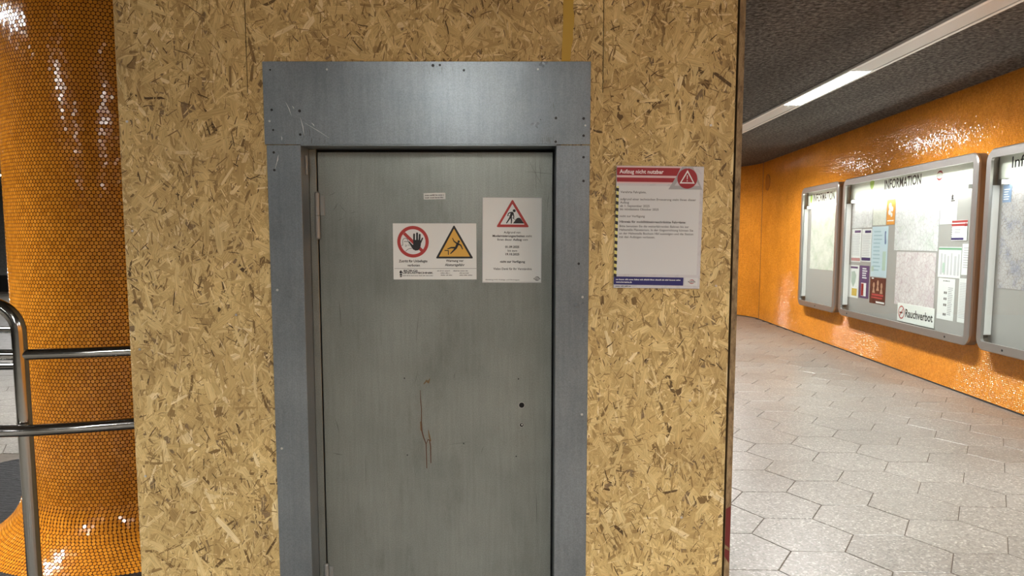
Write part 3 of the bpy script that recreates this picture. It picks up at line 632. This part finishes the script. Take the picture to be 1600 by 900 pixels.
# ================================================================ POSTER ON THE HOARDING
s4 = MB().bbox((0, -.4130, .0004), (.2955, 0, .0022), .0006).build('lift_notice_poster', flat('laminated_sheet', (.56, .56, .58), .28), None, front(.3530, 1.9265, HY-.0032, R(-.75)))
tag(s4, 'laminated poster with dark red header and hazard stripe on the chipboard hoarding', 'poster')
K4 = .2955/532
def c4(x, y): return ((x-90+20*(y-75)/740)*K4, -(y-75)*K4*.997)
def P4(L): return [c4(*p) for p in L]
MB().poly(P4([(88, 195), (598, 195), (582, 735), (98-15, 735)]), ZS).build('text_field', flat('poster_field', (.62, .645, .645), .3), s4)
MB().poly(P4([(91, 86), (478, 86), (456, 133), (91, 133)]), ZS+.0001).poly(P4([(91, 146), (446, 146), (432, 172), (91, 172)]), ZS+.0001).build('header_bars', MAROON, s4)
MB().poly(P4([(91, 78), (490, 78), (480, 85), (91, 85)]), ZS).poly(P4([(91, 134), (458, 134), (448, 145), (91, 145)]), ZS).poly(P4([(91, 173), (434, 173), (428, 180), (91, 180)]), ZS).build('header_edges', PINK, s4)
MB().poly(P4([(488, 80), (555, 80), (612, 214), (405, 214)]), ZS+.0002).build('grey_triangle', MGREY, s4)
MB().poly(P4([(520, 78), (594, 192), (442, 192)]), ZS+.0003).build('pale_triangle', LGREY, s4)
cc = c4(520, 148); MB().circle(*cc, 61*K4, ZS+.0004, 40).build('warning_disc', MAROON, s4)
to = P4([(521, 96), (565, 178), (473, 178)]); ti = P4([(521, 111), (554, 171), (484, 171)])
MB().ring(to, ti, ZS+.0005).stroke(P4([(520, 130), (519, 152)]), [5*K4, 3.5*K4], ZS+.0005).circle(*c4(519, 162), 3.2*K4, ZS+.0005, 10).build('warning_triangle', PAPER, s4)
text('Aufzug nicht nutzbar', *c4(107, 121), 23*K4, flat('header_lettering', (.80, .72, .72), .4), s4, 268*K4, 'l', .015, ZS+.0002)
g = MB(); gy = MB()
gy.poly(P4([(90, 198), (103, 198), (88, 748), (72, 748)]), ZS+.0001).build('hazard_stripe', HAZY, s4)
for k in range(14):
    y = 208+k*40.3; xo = 88-15*(y-205)/540; g.poly(P4([(xo-1, y), (xo+16, y+4), (xo+15, y+24), (xo-2, y+19)]), ZS+.0002)
g.build('hazard_bars', BLACK, s4)
for y, t_, wd, bl in ((240, 'Verehrte Fahrgäste,', 157, 0), (283, 'aufgrund einer technischen Erneuerung steht Ihnen dieser', 462, 0), (303, 'Aufzug', 54, 0), (324, 'ab 1. September 2025', 180, 0), (344, 'bis mindestens Oktober 2025', 236, 0), (386, 'nicht zur Verfügung', 153, 0), (420, 'Hinweis für mobilitätseingeschränkte Fahrgäste:', 405, .02), (447, 'Bitte benutzen Sie die weiterfahrenden Bahnen bis zur', 425, 0), (469, 'Haltestelle Planetarium. In der Gegenrichtung können Sie', 452, 0), (491, 'an der Haltestelle Bochum Hbf aussteigen und die Station', 454, 0), (513, 'mit den Aufzügen verlassen.', 220, 0)):
    text(t_, *c4(113-8*(y-240)/270, y), 13*K4, INK, s4, wd*K4, 'l', bl+.006, ZS+.0001)
MB().poly(P4([(73, 750), (502, 752), (500, 802), (71, 800)]), ZS+.0001).build('footer_band', NAVY, s4)
fine_print(*c4(85, 772), 8*K4, PAPER, s4, 400*K4, ZS+.0002); text('www.bogestra.de', *c4(85, 789), 10*K4, PAPER, s4, 98*K4, 'l', .025, ZS+.0002)
fine_print(*c4(82, 813), 7*K4, INK, s4, 96*K4, ZS+.0001)
MB().poly(P4([(512, 752), (590, 754), (588, 802), (510, 800)]), ZS+.0001).build('emblem_field', flat('poster_field', (.62, .645, .645), .3), s4)
e4 = swirl(s4, *c4(553, 777), 15*K4, MAROON, ZS+.0002, False); text('BOGESTRA', *c4(553, 781), 7*K4, BLACK, s4, 46*K4, 'c', .02, ZS+.0005)

# ================================================================ ORANGE COLUMN
column = empty('column', Matrix.Translation((COLC[0], COLC[1], 0))); tag(column, 'round orange column clad in small glazed disc tiles with a flared foot', 'column')
RC, RIM, FH = .580, .805, .31
def prof(z): return RC+(RIM-RC)*max(0., 1-z/FH)**2.2
zs = list(np.linspace(0, FH, 40))+[CEIL_Z-.001]
MB().lathe([(prof(z)-.0015, z) for z in zs], 120).build('core', GROUT, column, smooth='all')
def column_tiles():
    P = .021; row = P*.866
    # arc length table
    zz = np.linspace(.0, CEIL_Z, 6000); rr = np.array([prof(z) for z in zz]); sl = np.concatenate([[0], np.cumsum(np.hypot(np.diff(zz), np.diff(rr)))])
    S = np.arange(.010, sl[-1]-.008, row); Z = np.interp(S, sl, zz); Rr = np.interp(Z, zz, rr); dR = np.gradient(rr, zz); DR = np.interp(Z, zz, dR)
    C = []; 
    for k, (z, r, d) in enumerate(zip(Z, Rr, DR)):
        n = int(round(2*PI*r/P)); th = (np.arange(n)+.5*(k % 2))*2*PI/n; C.append(np.c_[th, np.full(n, z), np.full(n, r), np.full(n, d)])
    C = np.concatenate(C); th, z, r, d = C.T
    nr = np.stack([np.cos(th), np.sin(th), -d], -1); nr /= np.linalg.norm(nr, axis=1)[:, None]; tt = np.stack([-np.sin(th), np.cos(th), 0*th], -1); bb = np.cross(nr, tt)
    pos = np.stack([r*np.cos(th), r*np.sin(th), z], -1)
    ta, tb = rng.normal(0, .018, len(th)), rng.normal(0, .018, len(th)); nj = nr+ta[:, None]*tt+tb[:, None]*bb; nj /= np.linalg.norm(nj, axis=1)[:, None]
    tt = np.cross(bb, nj); tt /= np.linalg.norm(tt, axis=1)[:, None]; bb = np.cross(nj, tt)
    n8 = 8; a = np.arange(n8)*2*PI/n8+PI/8; ro, ri = .00985, .0092
    lv = np.r_[np.c_[ro*np.cos(a), ro*np.sin(a), np.full(n8, -.0012)], np.c_[ro*np.cos(a), ro*np.sin(a), np.full(n8, .0004)], np.c_[ri*np.cos(a), ri*np.sin(a), np.full(n8, .0013)]]
    lv = lv[n8:]          # the part that stands out of the grout
    f4 = np.array([(k, (k+1) % n8, n8+(k+1) % n8, n8+k) for k in range(n8)]); f8 = np.array([[n8+k for k in range(n8)]])
    # the 300 that show largest
    w_ = pos+np.array([COLC[0], COLC[1], 0]); v = w_-np.array([0, 0, CAM_H]); dist = np.linalg.norm(v, axis=1); cs = -(v*nr).sum(1)/dist
    dep = w_[:, 1]*math.cos(PITCH)-v[:, 2]*math.sin(PITCH); up = w_[:, 1]*math.sin(PITCH)+v[:, 2]*math.cos(PITCH); px = 800+FPX*w_[:, 0]/dep; py = CY-FPX*up/dep
    ok = (px > 62) & (px < 176+.054*py-4) & (py > 4) & (py < 896) & (cs > .1); sc = np.where(ok, cs/dist**2/np.maximum(.5, (dep/dist))**3, 0); top = np.argsort(-sc)[:300]
    me = bpy.data.meshes.new('mosaic_tile'); me.from_pydata([tuple(p) for p in lv], [], [tuple(map(int, q)) for q in f4]+[tuple(map(int, q)) for q in f8]); me.materials.append(TILE1)
    for i in top:
        place('mosaic_tile', me, None, column, Matrix([[*m_, t_] for m_, t_ in zip(np.stack([tt[i], bb[i], nj[i]], 1), pos[i])]+[[0, 0, 0, 1]]))
    keep = np.ones(len(th), bool); keep[top] = False; tt, bb, nj, pos = tt[keep], bb[keep], nj[keep], pos[keep]; n = len(pos)
    V = pos[:, None]+lv[None, :, 0:1]*tt[:, None]+lv[None, :, 1:2]*bb[:, None]+lv[None, :, 2:3]*nj[:, None]; off = (np.arange(n)*len(lv))[:, None]
    tag(bulk('mosaic_tiles', V.reshape(-1, 3), [(f4[None]+off[:, :, None]).reshape(-1, 4), f8+off], TILE, column), kind='stuff')
TILE1 = TILE
column_tiles()

# ================================================================ RAILINGS
rail = empty('handrail', Matrix.Translation((-1.742, 2.70, 0))); tag(rail, 'polished steel tube railing beside the orange column and the hoarding', 'railing')
def rel(P): return [(x+1.742, y-2.70, z) for x, y, z in P]
def smoothpath(P, n=10):
    out = []
    for i in range(len(P)-1):
        p0, p1, p2, p3 = (Vector(P[max(i-1, 0)]), Vector(P[i]), Vector(P[i+1]), Vector(P[min(i+2, len(P)-1)]))
        for k in range(n):
            t = k/n; out.append(.5*((2*p1)+(p2-p0)*t+(2*p0-5*p1+4*p2-p3)*t*t+(3*p1-p0-3*p2+p3)*t**3))
    return [tuple(q) for q in out]+[P[-1]]
bend = [(-1.742-.1+.1*math.cos(R(a)), 2.70, 1.352+.1*math.sin(R(a))) for a in range(0, 91, 9)]
bend2 = [(-2.62+.1-.1*math.cos(R(a)), 2.70, 1.352+.1*math.sin(R(a))) for a in range(90, -1, -9)]
MB().tube(rel([(-1.742, 2.70, 0), (-1.742, 2.70, .7)]+bend+bend2+[(-2.62, 2.70, 0)]), .0245, 28).build('post_loop', CHROME, rail, smooth=True)
MB().tube(rel(smoothpath([(-2.9, 2.665, 1.008), (-2.3, 2.648, 1.008), (-1.80, 2.650, 1.008), (-1.583, 2.695, 1.008), (-1.383, 2.77, 1.008), (-1.334, 2.79, 1.008)])), .0212, 26).build('lower_rail', CHROME, rail, smooth=True)
MB().tube(rel(smoothpath([(-1.735, 2.70, 1.272), (-1.559, 2.745, 1.272), (-1.394, 2.80, 1.272), (-1.334, 2.82, 1.272)])), .0195, 26).build('upper_rail', CHROME, rail, smooth=True)
MB().tube(rel([(-2.615, 2.70, 1.272), (-1.75, 2.70, 1.272)]), .0195, 26).build('upper_rail', CHROME, rail, smooth=True)
for x in (-1.742, -2.62): MB().tube(rel([(x, 2.70, .0025), (x, 2.70, .012)]), .055, 28).build('base_flange', CHROME, rail)
rail2 = empty('handrail', Matrix.Translation((-3.7, 4.5, 0))); tag(rail2, 'dark steel tube railing partly hidden by the orange column', 'railing')
for z in (1.156, .93): MB().tube([(-.35, .02, z), (.4, 0, z), (.868, 0, z+(.012 if z < 1 else 0))], .0215, 20).build('rail', CHROME, rail2, smooth=True)
MB().tube([(0, 0, 0), (0, 0, 1.30)], .0245, 20).build('post', CHROME, rail2, smooth=True)

# ================================================================ DISPLAY CASES ON THE RIGHT WALL   (u along the wall from y=12 towards the viewer, v up, w off the wall)
WF = WALLF(12.0)
def case(label, u0, u1, v0, v1, tube_u, locks):
    t = empty('display_case', WF @ Matrix.Translation((u0, 0, 0))); W = u1-u0; fr = .088
    tag(t, label, 'display case', 'lit display cases on the orange wall')
    o = rrect(0, v0, W, v1, .13, 8); i_ = rrect(.018, v0+.018, W-.018, v1-.018, .115, 8)
    MB().ringprism(o, i_, .003, .095).build('case_side', flat('case_side', (.20, .165, .13), .45, .5), t)
    of = rrect(-.002, v0-.002, W+.002, v1+.002, .13, 8); om = rrect(.010, v0+.010, W-.010, v1-.010, .12, 8); inn = rrect(fr, v0+fr, W-fr, v1-fr, .03, 8)
    g = MB(); n = len(of); L = [(of, .095), (of, .117), (om, .128), (inn, .128), (inn, .100)]
    vs = [(x, y, z) for P, z in L for x, y in P]; fs = [(a*n+i, a*n+(i+1) % n, (a+1)*n+(i+1) % n, (a+1)*n+i) for a in range(4) for i in range(n)]
    g.add(vs, fs).build('frame', ALU, t)
    MB().poly(i_, .014).build('back_panel', GREYB, t)
    hd = MB().bbox((fr*.6, v1-.30, .018), (W-fr*.6, v1-.06, .024), .001).build('header_board', flat('header_white', (.78, .79, .70), .5), t)
    MB().tube([(tube_u[0], v1-.335, .062), (tube_u[1], v1-.335, .062)], .016, 14).build('lamp_tube', TUBE, t)
    for q in tube_u: MB().bbox((q-.02, v1-.36, .016), (q+.02, v1-.312, .08), .003).build('lamp_holder', LAMPW, t)
    MB().box((fr-.01, v0+fr-.01, .1005), (W-fr+.01, v1-fr+.01, .1045)).build('glass_pane', GLASS, t)
    for q in locks: MB().tube([(q, v0+.045, .128), (q, v0+.045, .132)], .012, 12).build('lock', DARKM, t)
    MB().bbox((.05, v0+.15, .016), (.075, v1-.36, .09), .002).build('inner_profile', LAMPW, t)
    return t, hd
V0, V1 = .565, 2.600
ca, ha = case('narrow lit display case next to the round cover plate on the orange wall', -1.69, .055, V0, V1, (.18, 1.55), (.9,))
cb, hb = case('wide lit display case full of notices and maps with a no smoking sign', .228, 3.902, V0, V1, (.22, 3.40), (.36, 3.2))
cd, hc = case('lit display case with a big dense map and a blank lower half', 4.050, 5.80, V0, V1, (.22, 1.55), (.48,))
text('INFORMATION', -1.36+1.69, 2.345, .135, BLACK, ha, .98, 'l', .01, .0256)
MB().circle(.225, 2.41, .052, .0256, 16, .075).build('leaf_emblem', LEAFG, ha); swirl(ha, 1.46, 2.41, .07, MAROON, .0256, False)
text('INFORMATION', 1.436-.228, 2.378, .122, BLACK, hb, 1.03, 'l', .01, .0256)
MB().poly([(.80, 2.40), (.86, 2.445), (.88, 2.51), (.80, 2.54), (.73, 2.51), (.745, 2.445)], .0256).build('leaf_emblem', LEAFG, hb); swirl(hb, 2.914-.228, 2.440, .065, MAROON, .0256, False); text('BOGESTRA', 2.914-.228, 2.430, .020, INK, hb, .15, 'c', .0, .0262)
text('Information', 4.317-4.05, 2.395, .110, BLACK, hc, .93, 'l', .0, .0256)
# ---- the papers
def paper(name, label, cat, u0, u1, v0, v1, mat, grp=None, wz=.0155, t=.0016):
    o = MB().bbox((0, -(v0-v1), wz), (u1-u0, 0, wz+t), .0004).build(name, mat, None, WF @ Matrix.Translation((u0, v0, 0)))
    o['W'] = u1-u0; tag(o, label, cat, grp); del o['W']; return o, u1-u0, v0-v1, wz+t+.0008
def lines(par, x0, x1, y0, y1, n, z, mat=None, jag=.35, th=.45):
    g = MB(); dy = (y0-y1)/n
    for k in range(n):
        y = y0-k*dy; x = x1-(x1-x0)*random.uniform(0, jag); g.rect(x0, y-dy*th, x, y, z)
    return g.build('printed_lines', mat or INKL, par)
G = 'papers in the wide display case'
paper('wall_map', 'pale green map hanging in the narrow display case', 'map', -1.45, -.29, 2.235, 1.21, MAPA)
o, W, H, z = paper('wall_map', 'small grey map at the top beside the lamp end of the wide case', 'map', .345, 1.072, 2.235, 1.874, MAPB, G)
o, W, H, z = paper('notice', 'white notice between the small grey map and the orange leaflet', 'notice', 1.091, 1.515, 2.235, 1.898, MAPA, G)
o, W, H, z = paper('leaflet', 'orange leaflet with white blobs in the wide display case', 'leaflet', 1.527, 1.777, 2.235, 1.899, ORANGE, G)
g = MB()
for x, y, r in ((.10, -.09, .045), (.16, -.13, .035), (.09, -.17, .04), (.15, -.205, .03)): g.circle(x, y, r, z, 14)
g.rect(.03, -.29, .22, -.275, z).build('printed_blobs', PAPER, o)
for nm, u0, u1, v0, v1, hm, lb in (('n4', .365, .722, 1.859, 1.375, PURPLE, 'text notice with purple heading and pink foot under the small grey map'), ('n5', .745, 1.080, 1.853, 1.387, NAVY, 'text notice with navy heading and navy foot beside the blue list')):
    o, W, H, z = paper('notice', lb, 'notice', u0, u1, v0, v1, PAPER, G); MB().rect(W*.3, -.055, W*.92, -.02, z).build('heading_bar', hm, o); lines(o, .03, W-.03, -.08, -.40, 13, z, flat('ink_pale', (.52, .52, .54), .6), .15, .4)
    MB().rect(.015, -H+.015, W-.015, -H+.06, z).build('foot_bar', hm if nm == 'n5' else flat('foot_pink', (.48, .22, .22), .5), o)
o, W, H, z = paper('list_poster', 'tall light blue list poster in the wide display case', 'poster', 1.092, 1.605, 1.881, 1.187, BLUE, G)
lines(o, .06, W*.68, -.06, -H+.05, 11, z, flat('blue_ink', (.34, .48, .54), .6), .3, .35); MB().stroke([(W*.83, -.10), (W*.86, -.22)], [.035, .05], z).circle(W*.84, -.085, .022, z, 12).build('blue_figure', flat('figure_blue', (.10, .16, .30), .5), o); MB().rect(W*.05, -.62, W*.2, -.55, z).rect(W*.72, -.60, W*.92, -.34, z).build('green_marks', flat('pale_green', (.42, .55, .46), .5), o)
o, W, H, z = paper('leaflet', 'white leaflet with grey green country outline and ochre block', 'leaflet', .302, .688, 1.327, .842, PAPER, G)
MB().poly([(W*.3, -.10), (W*.6, -.085), (W*.78, -.15), (W*.7, -.25), (W*.5, -.33), (W*.3, -.25)], z).build('country_outline', flat('outline_green', (.40, .48, .42), .5), o); MB().rect(W*.38, -H+.03, W*.88, -H+.14, z).build('ochre_block', flat('ochre', (.62, .42, .08), .5), o); MB().rect(W*.2, -.05, W*.9, -.02, z).build('heading_bar', PURPLE, o)
o, W, H, z = paper('leaflet', 'dark purple leaflet with white lettering and a red door picture', 'leaflet', .712, 1.051, 1.329, .860, PURPLE, G)
lines(o, W*.3, W*.8, -.035, -.20, 5, z, PAPER, .3, .5); MB().rect(W*.22, -H+.03, W*.75, -H+.22, z).build('picture', PAPER, o); MB().rect(W*.24, -H+.035, W*.5, -H+.21, z+.0008).build('red_door_print', MAROON, o)
o, W, H, z = paper('event_poster', 'dark brown poster with three portraits and red lettering', 'poster', 1.095, 1.605, 1.176, .814, BROWN, G)
for x, y in ((.13, -.11), (.26, -.075), (.38, -.11)): MB().circle(x, y, .032, z, 16, .042).poly([(x-.045, y-.105), (x+.045, y-.105), (x+.02, y-.04), (x-.02, y-.04)], z).build('portrait', SKIN, o)
MB().rect(.07, -.255, .45, -.225, z).rect(.06, -.29, .42, -.268, z).build('red_lettering', flat('poster_red', (.42, .05, .05), .5), o); MB().rect(.22, -H+.012, .49, -H+.035, z).rect(.05, -.022, .12, -.005, z).build('white_strip', PAPER, o)
paper('wall_map', 'large white city map under the lamp of the wide display case', 'map', 1.800, 2.940, 2.235, 1.560, MAPB, G)
o, W, H, z = paper('notice', 'white text sheet with a small black pictogram beside the large map', 'notice', 2.955, 3.324, 2.235, 1.873, PAPER, G)
lines(o, .04, W-.04, -.16, -.34, 8, z, flat('ink_pale', (.52, .52, .54), .6), .1, .4); MB().rect(W*.62, -.11, W*.86, -.095, z).circle(W*.7, -.05, .022, z, 12).poly([(W*.62, -.09), (W*.78, -.09), (W*.74, -.06), (W*.66, -.06)], z).build('pictogram', BLACK, o)
o, W, H, z = paper('lift_notice_poster', 'small poster with red header and navy foot in the wide display case', 'poster', 3.240, 3.566, 1.911, 1.684, PAPER, G, .0195)
MB().rect(0, -.028, W, -.003, z).rect(0, -.066, W, -.040, z).build('header_bars', flat('poster_red', (.42, .05, .05), .5), o); MB().rect(0, -H+.008, W*.80, -H+.032, z).build('footer_band', NAVY, o); lines(o, W*.2, W*.6, -.10, -.15, 3, z, INKL); MB().poly([(W*.82, -.07), (W*.98, -.07), (W*.90, -.02)], z+.0005).build('warning_triangle', MAROON, o)
g = MB()
for k in range(5): g.rect(0, -.085-k*.026, .012, -.075-k*.026, z)
g.build('hazard_bars', BLACK, o)
o, W, H, z = paper('fare_table', 'white fare table with a green heading in the wide display case', 'table sheet', 2.975, 3.470, 1.612, 1.264, PAPER, G)
MB().rect(.0, -.032, W, -.008, z).build('heading_bar', GREEN, o)
g = MB()
for k in range(6): g.rect(.05+k*.075, -H+.03, .085+k*.075+random.uniform(0, .02), -.06-random.uniform(0, .04), z)
g.build('table_columns', flat('ink_pale', (.52, .52, .54), .6), o); MB().rect(.10, -H+.05, .15, -.18, z+.0005).build('green_column', flat('pale_green', (.42, .55, .46), .5), o)
o, W, H, z = paper('notice', 'narrow white notice next to the fare table', 'notice', 3.484, 3.690, 1.649, 1.308, PAPER, G); lines(o, .03, W-.02, -.04, -.28, 9, z, INKL, .4, .3)
paper('wall_map', 'creased line network map above the no smoking sign', 'map', 1.885, 2.918, 1.543, .860, MAPC, G)
o, W, H, z = paper('no_smoking_sign', 'white Rauchverbot no smoking sign at the foot of the wide case', 'sign', 2.005, 2.965, .885, .650, WHITE, None, .0205, .004)
text('Rauchverbot', .225, -.165, .100, BLACK, o, .70, 'l', .012, z); MB().ring(circ(.115, -.117, .085), circ(.115, -.117, .070), z).stroke([(.065, -.17), (.165, -.065)], .014, z+.0004, False).build('prohibition_ring', RED, o); MB().rect(.065, -.13, .150, -.112, z+.0002).build('cigarette', BLACK, o)
o, W, H, z = paper('timetable', 'white departure timetable under the fare table', 'timetable', 3.002, 3.372, 1.253, .778, PAPER, G)
fine_print(W*.3, -.035, .016, INK, o, W*.4, z); lines(o, W*.62, W-.03, -.10, -H+.05, 16, z, INKL, .3, .4)
g = MB()
for y in (-.15, -.22, -.29, -.40): g.rect(W*.38, y-.028, W*.45, y, z).rect(W*.48, y-.028, W*.55, y, z)
g.build('route_numbers', INK, o)
o, W, H, z = paper('notice', 'long white text sheet beside the departure timetable', 'notice', 3.455, 3.690, 1.271, .781, PAPER, G); lines(o, .02, W-.02, -.05, -H+.04, 22, z, flat('ink_pale', (.52, .52, .54), .6), .3, .45)
o, W, H, z = paper('wall_map', 'dense brown and blue regional map in the case above its blank half', 'map', 4.175, 5.65, 2.235, 1.205, MAPD)
o, W, H, z = paper('notice', 'small blue sheet pinned over the dense regional map', 'notice', 4.185, 4.33, 2.235, 2.063, flat('sheet_blue', (.20, .28, .42), .5), None, .0185); lines(o, .02, .12, -.04, -.16, 5, z, PAPER, .3, .4)
